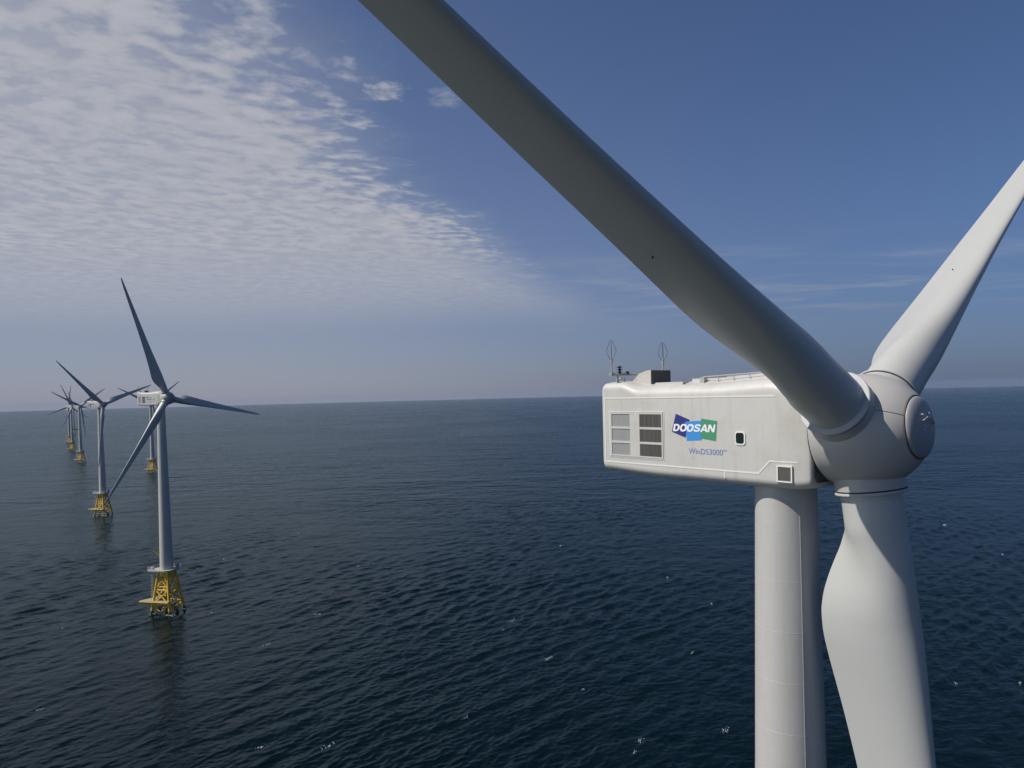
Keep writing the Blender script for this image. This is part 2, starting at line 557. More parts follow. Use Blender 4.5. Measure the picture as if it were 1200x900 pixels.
def make_nacelle():
    n = MB()
    secs = []
    R0 = 0.34
    for i in range(7):
        a = math.pi / 2 * i / 6
        secs.append(nac_section(-10.10 + R0 - R0 * math.cos(a - 0) if i else -10.10, R0 * (1 - math.sin(a))))
    for s in np.linspace(-9.6, 2.15, 56):
        secs.append(nac_section(float(s)))
    for i in range(1, 5):
        a = math.pi / 2 * i / 4
        secs.append(nac_section(2.15 + 0.14 * math.sin(a), 0.14 * (1 - math.cos(a))))
    secs.append(nac_section(2.28, 0.22))
    secs.append(nac_section(1.95, 0.26))
    n.loft(secs)
    nac = n.build('nacelle', M['nacelle'], None, rad(50))
    Y = -WN
    # added dark ring, standing in for the shaded gap between nacelle and spinner
    fr = axis_frame((1.9, 0, HUB + 0.02), (1, 0, 0))
    MB().lathe([(1.62, 0.0), (1.62, 0.36), (2.10, 0.37), (2.12, 0.47), (1.62, 0.50), (1.62, 0.62)], fr, 64).build('gap_shade_ring', M['dark'], nac, rad(40))
    # seams
    sm_ = MB()
    pr = 0.014

    def strip(pts, wd=0.066):
        for (s0, z0), (s1, z1) in zip(pts, pts[1:]):
            d = Vector((s1 - s0, z1 - z0)).normalized() * 0.5 * wd
            nx, nz = -d.y, d.x
            vs = []
            for (s, z, off) in ((s0 - d.x, z0 - d.y, 1), (s1 + d.x, z1 + d.y, 1)):
                hw = nac_half_w(s)
                for sg in (-1, 1):
                    for dep in (-0.03, pr):
                        vs.append((s + nx * sg, -(hw + dep), z + nz * sg + HUB))
            sm_.add(vs, [(0, 1, 3, 2), (4, 6, 7, 5), (0, 4, 5, 1), (2, 3, 7, 6), (1, 5, 7, 3), (0, 2, 6, 4)])
    zz = np.linspace(0.7, 1.7, 5)
    strip([(-9.72, 1.57), (0.7, 1.56)])
    strip([(-9.72, -1.95), (-0.15, -1.96), (0.42, -1.37), (0.9, -1.37)])
    strip([(-1.95, -1.98), (-1.95, -2.28)])
    strip([(-9.72, 1.55), (-9.72, -1.93)])
    for a, b in zip(zz, zz[1:]):
        strip([(float(a) + 0.02, -1.37), (float(b), -1.37)])
    sm_.build('panel_seam', M['trim'], nac)
    # louvre field: a raised frame with six openings
    fm = MB()
    s_e = [-9.33, -9.20, -7.86, -7.18, -5.70, -5.62]
    rows = [(0.70, 0.02), (-0.10, -0.76), (-0.88, -1.52)]
    yo, yi = Y - 0.045, Y + 0.03
    z0, z1 = -1.60, 0.79
    for a, b in ((0, 1), (2, 3), (4, 5)):
        fm.box((s_e[a], yo, HUB + z0), (s_e[b], yi, HUB + z1))
    for a, b in ((1, 2), (3, 4)):
        for (lo, hi) in ((0.70, z1), (-0.10, 0.02), (-0.88, -0.76), (z0, -1.52)):
            fm.box((s_e[a] - 0.001, yo + 0.002, HUB + lo), (s_e[b] + 0.001, yi, HUB + hi))
    frm = fm.build('louvre_frame', M['nacelle'], nac)
    ol = MB()
    for (a, b, c, d) in ((-9.40, z0 - 0.06, -5.55, z0 - 0.02), (-9.40, z1 + 0.02, -5.55, z1 + 0.06),
                         (-9.40, z0 - 0.02, -9.36, z1 + 0.02), (-5.59, z0 - 0.02, -5.55, z1 + 0.02)):
        ol.box((a, Y - 0.02, HUB + b), (c, Y + 0.02, HUB + d))
    for k in range(25):
        s = -9.36 + 3.78 * k / 24
        for z in (z0 - 0.10, z1 + 0.10):
            ol.box((s - 0.015, Y - 0.02, HUB + z - 0.015), (s + 0.015, Y + 0.01, HUB + z + 0.015))
    ol.build('frame_outline', M['trim'], nac)
    for (a, b, mk) in ((1, 2, 'louvre_light'), (3, 4, 'louvre_dark')):
        for hi, lo in rows:
            lv = MB()
            lv.box((s_e[a], Y - 0.004, HUB + lo), (s_e[b], Y + 0.02, HUB + hi))
            k = 22
            for i in range(k):
                s = s_e[a] + (s_e[b] - s_e[a]) * (i + 0.5) / k
                wd = 0.018 + 0.008 * random.random()
                dep = 0.010 + 0.004 * random.random() if mk == 'louvre_light' else 0.024 + 0.012 * random.random()
                lv.box((s - wd, Y - dep, HUB + lo + 0.002), (s + wd, Y - 0.003, HUB + hi - 0.002))
            lv.build('louvre', M[mk], nac)

    def rrect(cx, cz, w_, h_, r, n_=6):
        pts = []
        for (sx, sz, a0) in ((1, 1, 0), (-1, 1, 90), (-1, -1, 180), (1, -1, 270)):
            for i in range(n_ + 1):
                a = rad(a0 + 90 * i / n_)
                pts.append((cx + sx * (w_ / 2 - r) + r * math.cos(a), HUB + cz + sz * (h_ / 2 - r) + r * math.sin(a)))
        return pts
    p = MB()
    p.prism(rrect(-1.07, -0.38, 0.56, 0.66, 0.16), 1, Y - 0.035, Y + 0.02)
    ph = p.build('porthole', M['trim'], nac, rad(40))
    MB().prism(rrect(-1.08, -0.38, 0.42, 0.50, 0.11), 1, Y - 0.044, Y - 0.02).build('window_pane', M['glass'], ph)
    vt = MB()
    for (a, b, c, d) in ((0.76, -2.27, 1.50, -2.21), (0.76, -1.59, 1.50, -1.53), (0.76, -2.21, 0.82, -1.59), (1.44, -2.21, 1.50, -1.59)):
        vt.box((a, Y - 0.03, HUB + b), (c, Y + 0.05, HUB + d))
    vg = vt.build('vent_grille', M['trim'], nac)
    gm = MB().box((0.82, Y - 0.006, HUB - 2.21), (1.44, Y + 0.05, HUB - 1.59))
    for k in range(12):
        z = HUB - 2.19 + 0.60 * k / 12
        gm.box((0.825, Y - 0.02, z), (1.435, Y - 0.005, z + 0.02))
    gm.build('mesh_screen', M['louvre_dark'], vg)
    # logo: three tilted plates with white letters over them
    lg = MB().prism([(-4.79, HUB + 0.74), (-3.93, HUB + 0.44), (-4.21, HUB - 0.46), (-5.06, HUB - 0.18)], 1, Y - 0.006, Y + 0.01)
    lg.build('navy_plate', M['navy'], nac)
    MB().prism([(-4.21, HUB + 0.34), (-3.28, HUB + 0.41), (-3.23, HUB - 0.55), (-4.13, HUB - 0.61)], 1, Y - 0.010, Y + 0.01).build('light_blue_plate', M['sky_blue'], nac)
    MB().prism([(-3.24, HUB + 0.51), (-2.33, HUB + 0.40), (-2.42, HUB - 0.56), (-3.31, HUB - 0.45)], 1, Y - 0.014, Y + 0.01).build('green_plate', M['green'], nac)

    def text(body, name, mat, width, height, s0, zbase, shear=0.0, bold=0.0, y=Y - 0.02, ext=0.003):
        cu = bpy.data.curves.new('lettering_curve', 'FONT')
        cu.body = body
        cu.shear = shear
        cu.offset = bold
        cu.space_character = 1.0 + bold * 1.6
        cu.extrude = 0.01
        cu.resolution_u = 4
        tmp = bpy.data.objects.new('lettering_curve', cu)
        col.objects.link(tmp)
        dg = bpy.context.evaluated_depsgraph_get()
        me = bpy.data.meshes.new_from_object(tmp.evaluated_get(dg))
        bpy.data.objects.remove(tmp)
        bpy.data.curves.remove(cu)
        co = np.array([v_.co[:] for v_ in me.vertices])
        lo, hi = co.min(0), co.max(0)
        sc = (width / (hi[0] - lo[0]), height / (hi[1] - lo[1]))
        for v_ in me.vertices:
            x, yy, z = v_.co
            v_.co = (s0 + (x - lo[0]) * sc[0], y - (z / 0.01) * ext, zbase + HUB + (yy - lo[1]) * sc[1])
        me.materials.clear()
        me.materials.append(mat)
        o = bpy.data.objects.new(name, me)
        col.objects.link(o)
        o.parent = nac
    lt = MB()
    lw, lh, gap, sh = 0.395, 0.37, 0.022, 0.24
    y0_, y1_ = Y - 0.021, Y - 0.0145

    def put(loop_a, loop_b, x0, closed):
        n_ = len(loop_a)
        m_ = n_ if closed else n_ - 1
        for i in range(m_):
            j = (i + 1) % n_
            q = [loop_a[i], loop_a[j], loop_b[j], loop_b[i]]
            lt.prism([(x0 + lw * px + sh * lh * (pz - 0.5), HUB - 0.145 + lh * pz) for px, pz in q], 1, y0_, y1_)

    def ribbon(pts, th, tv):
        a_, b_ = [], []
        for i, p_ in enumerate(pts):
            p0, p1 = pts[max(0, i - 1)], pts[min(len(pts) - 1, i + 1)]
            d_ = Vector((p1[0] - p0[0], p1[1] - p0[1])).normalized()
            a_.append((p_[0] - d_.y * th / 2, p_[1] + d_.x * tv / 2))
            b_.append((p_[0] + d_.y * th / 2, p_[1] - d_.x * tv / 2))
        return a_, b_

    def oval(e, rx, rz):
        out = []
        for i in range(28):
            t_ = 2 * math.pi * i / 28
            c_, s_ = math.cos(t_), math.sin(t_)
            out.append((0.5 + rx * math.copysign(abs(c_) ** e, c_), 0.5 + rz * math.copysign(abs(s_) ** e, s_)))
        return out
    xs = [-4.93 + k * (lw + gap) for k in range(6)]
    # D
    arc = [(0.45 + 0.53 * math.sin(t_), 0.5 + 0.5 * math.cos(t_)) for t_ in np.linspace(0, math.pi, 14)]
    arci = [(0.45 + 0.24 * math.sin(t_), 0.5 + 0.29 * math.cos(t_)) for t_ in np.linspace(0, math.pi, 14)]
    put([(0.0, 0.0), (0.0, 1.0)] + arc, [(0.27, 0.21), (0.27, 0.79)] + arci, xs[0], True)
    for k in (1, 2):
        put(oval(0.82, 0.52, 0.52), oval(0.82, 0.24, 0.29), xs[k], True)
    # S
    sp_ = [(0.93, 0.74), (0.84, 0.84), (0.66, 0.90), (0.42, 0.90), (0.22, 0.83), (0.16, 0.72), (0.24, 0.61), (0.46, 0.53),
           (0.66, 0.46), (0.82, 0.38), (0.86, 0.27), (0.78, 0.16), (0.56, 0.10), (0.34, 0.10), (0.16, 0.17), (0.06, 0.28)]
    put(*ribbon(sp_, 0.25, 0.205), xs[3], False)
    # A and N
    put([(-0.04, 0), (0.40, 1.0)], [(0.24, 0), (0.60, 0.88)], xs[4], False)
    put([(0.40, 1.0), (0.78, 0)], [(0.66, 1.0), (1.06, 0)], xs[4], False)
    put([(0.24, 0.36), (0.80, 0.36)], [(0.17, 0.18), (0.84, 0.18)], xs[4], False)
    put([(0.0, 0), (0.0, 1.0)], [(0.26, 0), (0.26, 1.0)], xs[5], False)
    put([(0.74, 0), (0.74, 1.0)], [(1.0, 0), (1.0, 1.0)], xs[5], False)
    put([(0.0, 1.0), (0.70, 0.0)], [(0.30, 1.0), (1.0, 0.0)], xs[5], False)
    lt.build('white_lettering', M['letter_white'], nac)
    text('WinDS3000', 'model_lettering', M['letter_blue'], 1.99, 0.275, -4.03, -1.245, bold=0.0, y=Y - 0.004, ext=0.004)
    text('TM', 'trademark_lettering', M['letter_blue'], 0.19, 0.095, -2.02, -1.06, y=Y - 0.004, ext=0.004)

    # roof: intake hood
    hd = MB()
    y0, y1 = -0.82, 0.86
    prof = [(-7.37, 2.15), (-7.37, 3.07), (-7.72, 3.03), (-8.22, 2.89), (-8.72, 2.46), (-8.72, 2.15)]
    hd.prism([(s, z + HUB) for s, z in prof], 1, y0, y1)
    hood = hd.build('intake_hood', M['nacelle'], nac)
    MB().box((-7.368, y0 + 0.04, HUB + 2.2), (-7.350, y1 - 0.04, HUB + 3.03)).build('hood_screen', M['hood_dark'], hood)
    # lightning rods with wire crowns
    for (s, y, zb) in ((-9.28, -1.86, 2.92), (-8.72, 1.86, 2.86)):
        r = MB()
        r.tube((s, y, HUB + zb - 0.1), (s, y, HUB + zb + 0.72), 0.042, n=8)
        r.tube((s, y, HUB + zb + 0.62), (s, y, HUB + zb + 0.80), 0.065, n=8)
        r.tube((s, y, HUB + zb + 0.80), (s, y, HUB + zb + 0.98), 0.035, 0.02, n=6)
        r.tube((s, y, HUB + zb - 0.12), (s, y, HUB + zb + 0.08), 0.13, n=8)
        rod = r.build('lightning_rod', M['steel'], nac, rad(40))
        cw = MB()
        for k in range(4):
            a = math.pi / 4 + math.pi / 2 * k
            pts = []
            for i in range(13):
                t = i / 12
                q = 0.29 * math.sin(min(1.0, t * 1.35) * math.pi * 0.62) * (1 - 0.75 * max(0, t - 0.45) / 0.55)
                pts.append((s + q * math.cos(a), y + q * math.sin(a), HUB + zb + 0.72 + 1.15 * t))
            cw.path(pts, 0.013, 5)
        cw.build('wire_crown', M['hood_dark'], rod)
    br = MB()
    br.tube((-9.28, -1.86, HUB + 2.88), (-8.72, 1.86, HUB + 2.84), 0.075, n=8)
    for s, y in ((-9.22, -1.45), (-9.0, 0.0), (-8.78, 1.45)):
        br.tube((s, y, HUB + 2.3), (s, y, HUB + 2.88), 0.06, n=8)
    br.path([(-9.5, -1.2, HUB + 2.2), (-9.5, -1.2, HUB + 2.66), (-8.95, -1.2, HUB + 2.66), (-8.95, -1.2, HUB + 2.2)], 0.05, 6)
    br.build('mast_bracket', M['steel'], nac)
    an = MB()
    an.tube((-9.2, -1.3, HUB + 2.88), (-9.2, -1.3, HUB + 3.36), 0.06, n=8)
    for z in (3.02, 3.16, 3.30):
        an.lathe([(0.04, z - 0.03), (0.16, z - 0.015), (0.16, z + 0.015), (0.04, z + 0.03)], Matrix.Translation((-9.2, -1.3, HUB)), 14)
    an.tube((-9.2, -1.3, HUB + 2.9), (-9.13, -0.75, HUB + 2.9), 0.04, n=8)
    an.tube((-9.13, -0.75, HUB + 2.86), (-9.13, -0.75, HUB + 3.06), 0.10, n=8)
    an.build('anemometer', M['black'], nac, rad(40))
    # roof hatch, rails
    MB().box((-6.7, -1.25, HUB + 2.2), (-4.9, -0.2, HUB + 2.36)).build('roof_hatch', M['nacelle'], nac)
    MB().box((-3.95, -1.10, HUB + 2.2), (-3.70, -0.80, HUB + 2.55)).build('junction_box', M['steel'], nac)
    MB().box((-4.8, -0.6, HUB + 2.2), (-2.0, 0.6, HUB + 2.50)).build('roof_hatch', M['nacelle'], nac)
    for y in (-1.0, 1.0):
        hr = MB()
        hr.tube((-3.8, y, HUB + 2.56), (0.6, y, HUB + 2.70), 0.028, n=6)
        for k in range(6):
            s = -3.8 + 4.4 * k / 5
            hr.tube((s, y, HUB + 2.2), (s, y, HUB + 2.56 + 0.14 * k / 5), 0.022, n=6)
        hr.build('roof_rail', M['steel'], nac)
    return nac


def make_spinner():
    """local frame: +Z along the rotor axis, blades at X/Y plane, first blade towards +X"""
    sp = MB()
    prof = [(1.70, -1.28), (2.18, -1.28), (2.26, -1.2)]
    for i in range(25):
        t = i / 24
        z = -1.1 + t * 3.33
        ph = (z - 0.05) / 2.62
        r = 2.42 * math.sqrt(max(0, 1 - abs(ph) ** 2.05))
        if z < 0.05:
            r = 2.42 - 0.14 * ((0.05 - z) / 1.15) ** 2
        prof.append((r, z))
    prof = [(r, z) for r, z in prof if not (z > 0 and r < 1.30)]
    prof.append((1.31, 2.26))
    sp.lathe(prof, n=96)
    s = sp.build('spinner', M['spinner'], None, rad(35))
    # nose: seal ring and domed cap
    MB().lathe([(1.20, 2.20), (1.325, 2.235), (1.325, 2.285), (1.22, 2.30)], n=72).build('seal_ring', M['seal'], s, rad(40))
    dome = [(1.26, 2.24), (1.265, 2.31)] + [(1.265 * math.cos(a), 2.31 + 0.33 * math.sin(a)) for a in np.linspace(0.12, 1.5, 12)]
    cap = MB().lathe(dome, n=72).build('nose_cap', M['cap'], s, rad(35))
    hd = MB()
    hd.path([(-0.45, -0.34, 2.60), (-0.40, -0.34, 2.70), (0.10, -0.32, 2.74), (0.34, -0.26, 2.72), (0.50, -0.08, 2.70), (0.50, -0.02, 2.60)], 0.028, 8)
    for x, y in ((0.05, 0.1), (0.1, -0.55), (0.62, -0.25), (0.3, 0.28)):
        MB().tube((x, y, 2.58), (x, y, 2.69), 0.03, n=8).build('lug', M['steel'], s)
    hd.build('grab_handle', M['white_steel'], s, rad(40))
    # joint line
    for k in range(3):
        a = rad(120 * k + 4)
        pts = []
        for r, z in prof:
            if z > 1.2:
                pts.append(((r + 0.002) * math.cos(a), (r + 0.002) * math.sin(a), z))
        MB().path(pts, 0.013, 6).build('joint_line', M['seal'], s)
    for k in range(3):
        a = 2 * math.pi * k / 3
        d = Vector((math.cos(CONE) * math.cos(a), math.cos(CONE) * math.sin(a), math.sin(CONE)))
        fr = axis_frame((0, 0, 0), d)
        st = MB().lathe([(1.50, 1.2), (1.44, 1.9), (1.40, 2.3), (1.40, 2.60)], fr, 64).build('blade_stub', M['spinner'], s, rad(35))
        MB().lathe([(1.20, 2.56), (1.44, 2.57), (1.45, 2.585), (1.45, 2.66), (1.42, 2.70), (1.2, 2.715)], fr, 64).build('blade_collar', M['collar'], st, rad(35))
        MB().lathe([(1.30, 2.49), (1.412, 2.50), (1.412, 2.558), (1.30, 2.57)], fr, 64).build('seal_ring', M['dark'], st, rad(35))
    return s


BL_R = [2.7, 3.3, 4.1, 4.8, 5.6, 6.4, 7.2, 8.0, 8.8, 9.8, 11, 12.5, 14.5, 17, 20, 24, 28, 32, 36, 40, 42.5, 44.2, 45.2, 45.65]
BL_C = [2.42, 2.42, 2.44, 2.66, 3.08, 3.45, 3.75, 3.92, 3.95, 3.86, 3.68, 3.44, 3.17, 2.86, 2.55, 2.18, 1.88, 1.60, 1.34, 1.05, .84, .60, .34, .08]
BL_T = [1.0, 1.0, .99, .87, .73, .62, .54, .48, .44, .41, .38, .35, .32, .30, .275, .25, .23, .21, .20, .19, .18, .18, .18, .2]
BL_LE = [.5, .5, .492, .453, .398, .352, .325, .312, .308, .31, .314, .318, .32, .315, .31, .31, .31, .31, .31, .32, .33, .35, .4, .45]
BL_TW = [14, 14, 14, 14, 13.6, 13, 12.3, 11.5, 10.8, 9.9, 8.9, 7.8, 6.6, 5.3, 4.1, 2.9, 1.9, 1.2, .6, .1, 0, 0, 0, 0]


def teardrop(X, c, T):
    """half thickness of a round nose of diameter T run out straight to a trailing edge at c"""
    q = T / 2
    d = c - q
    if d <= q * 1.001:
        k = c / T
        return math.sqrt(max(0.0, q * q - (X / k - q) ** 2))
    xt = q + q * q / d
    if X <= xt:
        return math.sqrt(max(0.0, q * q - (X - q) ** 2))
    yt = q * math.sqrt(1 - (q / d) ** 2)
    return max(0.0, yt * (c - X) / (c - xt))


def make_blade():
    """length along +Z from the hub centre, leading edge towards +X, suction side +Y"""
    N = 56
    rs = np.concatenate([np.linspace(2.7, 14.5, 48), np.linspace(15.3, 42, 34), np.linspace(42.5, 45.65, 10)])

    def ip(tab, r):
        k = np.searchsorted(BL_R, r)
        k = min(max(k, 1), len(BL_R) - 1)
        # monotone cubic (finite-difference Hermite)
        def slope(i):
            if i == 0 or i == len(BL_R) - 1:
                return 0.0 if i == 0 else (tab[-1] - tab[-2]) / (BL_R[-1] - BL_R[-2])
            a = (tab[i] - tab[i - 1]) / (BL_R[i] - BL_R[i - 1])
            b = (tab[i + 1] - tab[i]) / (BL_R[i + 1] - BL_R[i])
            return 0.0 if a * b <= 0 else 2 * a * b / (a + b)
        h = BL_R[k] - BL_R[k - 1]
        t = (r - BL_R[k - 1]) / h
        m0, m1 = slope(k - 1) * h, slope(k) * h
        return ((2 * t**3 - 3 * t**2 + 1) * tab[k - 1] + (t**3 - 2 * t**2 + t) * m0 + (-2 * t**3 + 3 * t**2) * tab[k] + (t**3 - t**2) * m1)
    secs = []
    for r in rs:
        r = float(min(r, 45.65))
        c, tc_, le, tw = (ip(t, r) for t in (BL_C, BL_T, BL_LE, BL_TW))
        b = min(1.0, max(0.0, (tc_ - 0.40) / 0.40))          # share of circle
        b = b * b * (3 - 2 * b)
        sec = []
        for i in range(N):
            th = 2 * math.pi * i / N
            x = 0.5 * (1 - math.cos(th))                     # 0 = LE, 1 = TE
            sg = 1 if th <= math.pi else -1
            yc = teardrop(x * c, c, tc_ * c) / c
            ya = 5 * tc_ * (0.2969 * math.sqrt(x) - 0.126 * x - 0.3516 * x**2 + 0.2843 * x**3 - 0.1015 * x**4) + 0.006 * x
            y = sg * (b * yc + (1 - b) * ya)
            y += (1 - b) * 0.10 * (x - x * x) * 1.2 - (1 - b) * (0.06 * x ** 3 if sg < 0 else 0.06 * x ** 3) * (-0.5)
            X = (le - x) * c
            Yv = y * c
            a = -rad(tw)
            sec.append(Vector((X * math.cos(a) - Yv * math.sin(a), X * math.sin(a) + Yv * math.cos(a), r)))
        secs.append(sec)
    o = MB().loft(secs).build('blade', M['blade'], None, rad(60))
    rb = MB()
    rb.lathe([(1.212, 2.86), (1.222, 2.87), (1.222, 2.92), (1.212, 2.93)], n=56, cap=False)
    rb.build('root_band', M['weld'], o, rad(40))
    for r in (14.35,):
        c, le, tc_ = ip(BL_C, r), ip(BL_LE, r), ip(BL_T, r)
        a = -rad(ip(BL_TW, r))
        for sg in (-1, 1):
            dh = MB()
            X, Yv = (le - 0.42) * c, sg * c * tc_ * 0.47
            dh.tube((X * math.cos(a) - Yv * math.sin(a), X * math.sin(a) + Yv * math.cos(a), r),
                    (X * math.cos(a) - 1.16 * Yv * math.sin(a), X * math.sin(a) + 1.16 * Yv * math.cos(a), r), 0.03, n=8)
            dh.build('drain_hole', M['dark'], o)
    return o


def copy_tree(o, parent=None):
    c = o.copy()
    col.objects.link(c)
    c.parent = parent
    for ch in list(o.children):
        copy_tree(ch, c)
    return c


def base_kind(o):
    return o.name.split('.')[0]


def set_turbine(root, loc, heading, azimuth, pitch, jacket_yaw, scale=1.0):
    """heading: degrees clockwise from +X; azimuth: rotor turn; pitch: 0 = running, 90 = feathered"""
    root.location = loc
    root.scale = (scale,) * 3
    yaw = Matrix.Rotation(-rad(heading), 4, 'Z')
    a = Vector((math.cos(TILT), 0, math.sin(TILT)))
    uu = Vector((-math.sin(TILT), 0, math.cos(TILT)))
    ll = Vector((0, 1, 0))
    C = Vector((HUB_S, 0, HUB))
    k = 0
    for ch in root.children:
        b = base_kind(ch)
        if b in ('nacelle', 'tower'):
            ch.matrix_local = yaw
        elif b == 'spinner':
            d0 = math.cos(rad(azimuth)) * uu + math.sin(rad(azimuth)) * ll
            ch.matrix_local = yaw @ axis_frame(C, a, d0)
        elif b == 'blade':
            ph = rad(azimuth) + 2 * math.pi * k / 3
            bd = math.cos(CONE) * (math.cos(ph) * uu + math.sin(ph) * ll) + math.sin(CONE) * a
            tg = -math.sin(ph) * uu + math.cos(ph) * ll
            ap = (a - bd * a.dot(bd)).normalized()
            ch_dir = math.cos(rad(pitch)) * tg + math.sin(rad(pitch)) * ap
            ch.matrix_local = yaw @ axis_frame(C, bd, ch_dir)
            k += 1
        else:
            ch.matrix_local = Matrix.Rotation(rad(jacket_yaw), 4, 'Z')


def new_turbine():
    root = bpy.data.objects.new('wind_turbine', None)
    root.empty_display_size = 2
    col.objects.link(root)
    make_jacket(root)
    make_tower(root)
    make_nacelle().parent = root
    make_spinner().parent = root
    b = make_blade()
    b.parent = root
    for k in range(2):
        copy_tree(b, root)
    return root


def tag(o, label, cat, group=None, kind=None):
    if label:
        o['label'] = label
    if cat:
        o['category'] = cat
    if group:
        o['group'] = group
    if kind:
        o['kind'] = kind
    return o


near = new_turbine()
# x, y, z, heading, azimuth, pitch, scale, label
FAR = [
    (-132.8, 269.0, 0, 24, 340.0, 6, 1.012, 'largest turbine of the far row, white tower on a yellow jacket, blade pointing up'),
    (-296.3, 511.0, 0, 20, 311.9, 6, 0.993, 'second largest far turbine, left of the largest one, its long blade pointing up left'),
    (-413.0, 813.0, 0, 28, 294.5, 6, 0.985, 'far turbine standing directly behind the largest one, mostly hidden by its tower'),
    (-599.4, 985.0, 0, 26, 296.9, 6, 0.98, 'rightmost of the small distant turbines at the left, a thin pale blade hanging down'),
    (-776.0, 1252.0, 0, 20, 333.5, 6, 0.965, 'small distant turbine in the middle of the left cluster, just left of its rightmost one'),
    (-933.5, 1497.0, 0, 42, 7.4, 6, 0.975, 'leftmost tower of the small distant cluster, one blade pointing straight up'),
    (-1203.0, 1950.0, 0, 30, 341.7, 6, 0.97, 'farthest and smallest turbine, hidden but for its blades behind the left cluster'),
]
GROUP = 'offshore wind turbines'
turbs = []
for (x, y, z, hd, az, pt, sc, lab) in FAR:
    t = copy_tree(near)
    set_turbine(t, (x, y, z), hd, az, pt, -14, sc)
    tag(t, lab, 'wind turbine', GROUP)
    turbs.append(t)
weld_rings(next(c for c in near.children if base_kind(c) == 'tower'))
set_turbine(near, (12.83, 33.46, CAM_Z - 1.91 - HUB), 51.5, -2.4 - 60.0, 91, -14)
tag(near, 'huge white turbine close by at the right, nacelle with a logo and dark blade overhead', 'wind turbine', GROUP)


# ------------------------------------------------------------------ sea
def build_sea():
    foc = 711.0
    rows = [0.0, 30, 60, 90, 115]
    dpx = 600.0
    y = foc * CAM_Z / 130.0
    while y > foc * 0.0049:
        rows.append(foc * CAM_Z / y)
        y -= 0.55
    rows.append(CAM_Z / 0.0049)
    r = np.array(rows, np.float64)
    az_f = np.linspace(rad(90 - 44), rad(90 + 44), 1000)
    az_b = np.linspace(rad(90 + 44), rad(90 - 44 + 360), 130)[1:-1]
    az = np.concatenate([az_f, az_b])
    daz = np.concatenate([np.full(1000, az_f[1] - az_f[0]), np.full(len(az_b), az_b[1] - az_b[0])])
    nr, na = len(r), len(az)
    dr = np.gradient(r)
    Rg, A = np.meshgrid(r, az, indexing='ij')
    X, Y = (Rg * np.cos(A)), (Rg * np.sin(A))
    X0, Y0 = X.copy(), Y.copy()
    Z = np.zeros_like(X)
    rng = np.random.default_rng(11)
    wdir = math.atan2(-0.55, 0.83)
    n = 110
    lam = np.exp(rng.uniform(math.log(1.4), math.log(11), n))
    th = wdir + rng.normal(0, 0.40, n)
    ph = rng.uniform(0, 2 * np.pi, n)
    amp = 0.0057 * lam ** 0.9 * rng.uniform(0.5, 1.3, n)
    ca, sa = np.cos(A), np.sin(A)
    group = 0.75 + 0.5 * np.sin(X0 * 0.021 + Y0 * 0.013 + 1.0) * np.sin(Y0 * 0.017 - X0 * 0.011)
    for L, t, p, a in zip(lam, th, ph, amp):
        k = 2 * np.pi / L
        kx, ky = k * math.cos(t), k * math.sin(t)
        adv = np.abs(kx * ca + ky * sa) * dr[:, None] + np.abs(-kx * sa + ky * ca) * Rg * daz[None, :]
        fd = np.clip((2.5 - adv) / 1.2, 0, 1)
        if fd.max() <= 0:
            continue
        arg = kx * X0 + ky * Y0 + p
        aa = a * fd * group
        Z += aa * np.cos(arg)
        X -= 0.8 * aa * math.cos(t) * np.sin(arg)
        Y -= 0.8 * aa * math.sin(t) * np.sin(arg)
    co = np.stack([X, Y, Z], -1).reshape(-1, 3)
    i, j = np.meshgrid(np.arange(nr - 1), np.arange(na), indexing='ij')
    j2 = (j + 1) % na
    f = np.stack([i * na + j, (i + 1) * na + j, (i + 1) * na + j2, i * na + j2], -1).reshape(-1, 4)
    me = bpy.data.meshes.new('sea')
    me.vertices.add(len(co))
    me.vertices.foreach_set('co', co.astype(np.float32).ravel())
    me.loops.add(f.size)
    me.loops.foreach_set('vertex_index', f.astype(np.int32).ravel())
    me.polygons.add(len(f))
    me.polygons.foreach_set('loop_start', np.arange(0, f.size, 4, dtype=np.int32))
    me.polygons.foreach_set('loop_total', np.full(len(f), 4, np.int32))
    me.polygons.foreach_set('use_smooth', np.ones(len(f), bool))
    me.update(calc_edges=True)
    me.validate()
    at = me.attributes.new('unresolved', 'FLOAT', 'POINT')
    unres = np.clip((np.repeat(dr, na) - 0.5) / 4.0, 0, 1)
    at.data.foreach_set('value', unres.astype(np.float32))
    o = bpy.data.objects.new('sea', me)
    col.objects.link(o)
    o['kind'] = 'structure'
    return o


sea = build_sea()
m, t = material('sea_water')
oc = t.n('ShaderNodeTexCoord').outputs['Object']
mp = t.n('ShaderNodeMapping', {'Vector': oc, 'Rotation': (0, 0, -math.atan2(0.83, 0.55)), 'Scale': (0.55, 1.0, 1.0)}).outputs[0]
un = t.n('ShaderNodeAttribute', attribute_name='unresolved').outputs['Fac']
r0 = t.noise(mp, 0.018, 2.0, 0.5, 0.3)
r1 = t.noise(mp, 0.055, 3.0, 0.5, 0.3)
rm = t.noise(mp, 0.135, 2.0, 0.5, 0.4)
r2 = t.noise(mp, 0.36, 3.0, 0.55, 0.4)
r3 = t.noise(mp, 1.3, 4.0, 0.62, 0.3)
hgt = t.m('ADD', t.m('ADD', t.m('MULTIPLY', r0, t.m('MULTIPLY', un, 9.0)), t.m('MULTIPLY', r1, t.m('ADD', 2.2, t.m('MULTIPLY', un, 3.5)))), t.m('ADD', t.m('ADD', t.m('MULTIPLY', rm, t.m('ADD', 0.5, t.m('MULTIPLY', un, 2.2))), t.m('MULTIPLY', r2, 0.80)), t.m('MULTIPLY', r3, 0.17)))
patch = t.noise(oc, 0.0035, 4.0, 0.55, 0.4)
bs = t.ramp(patch, 0.32, 0.68, 0.5, 1.0)
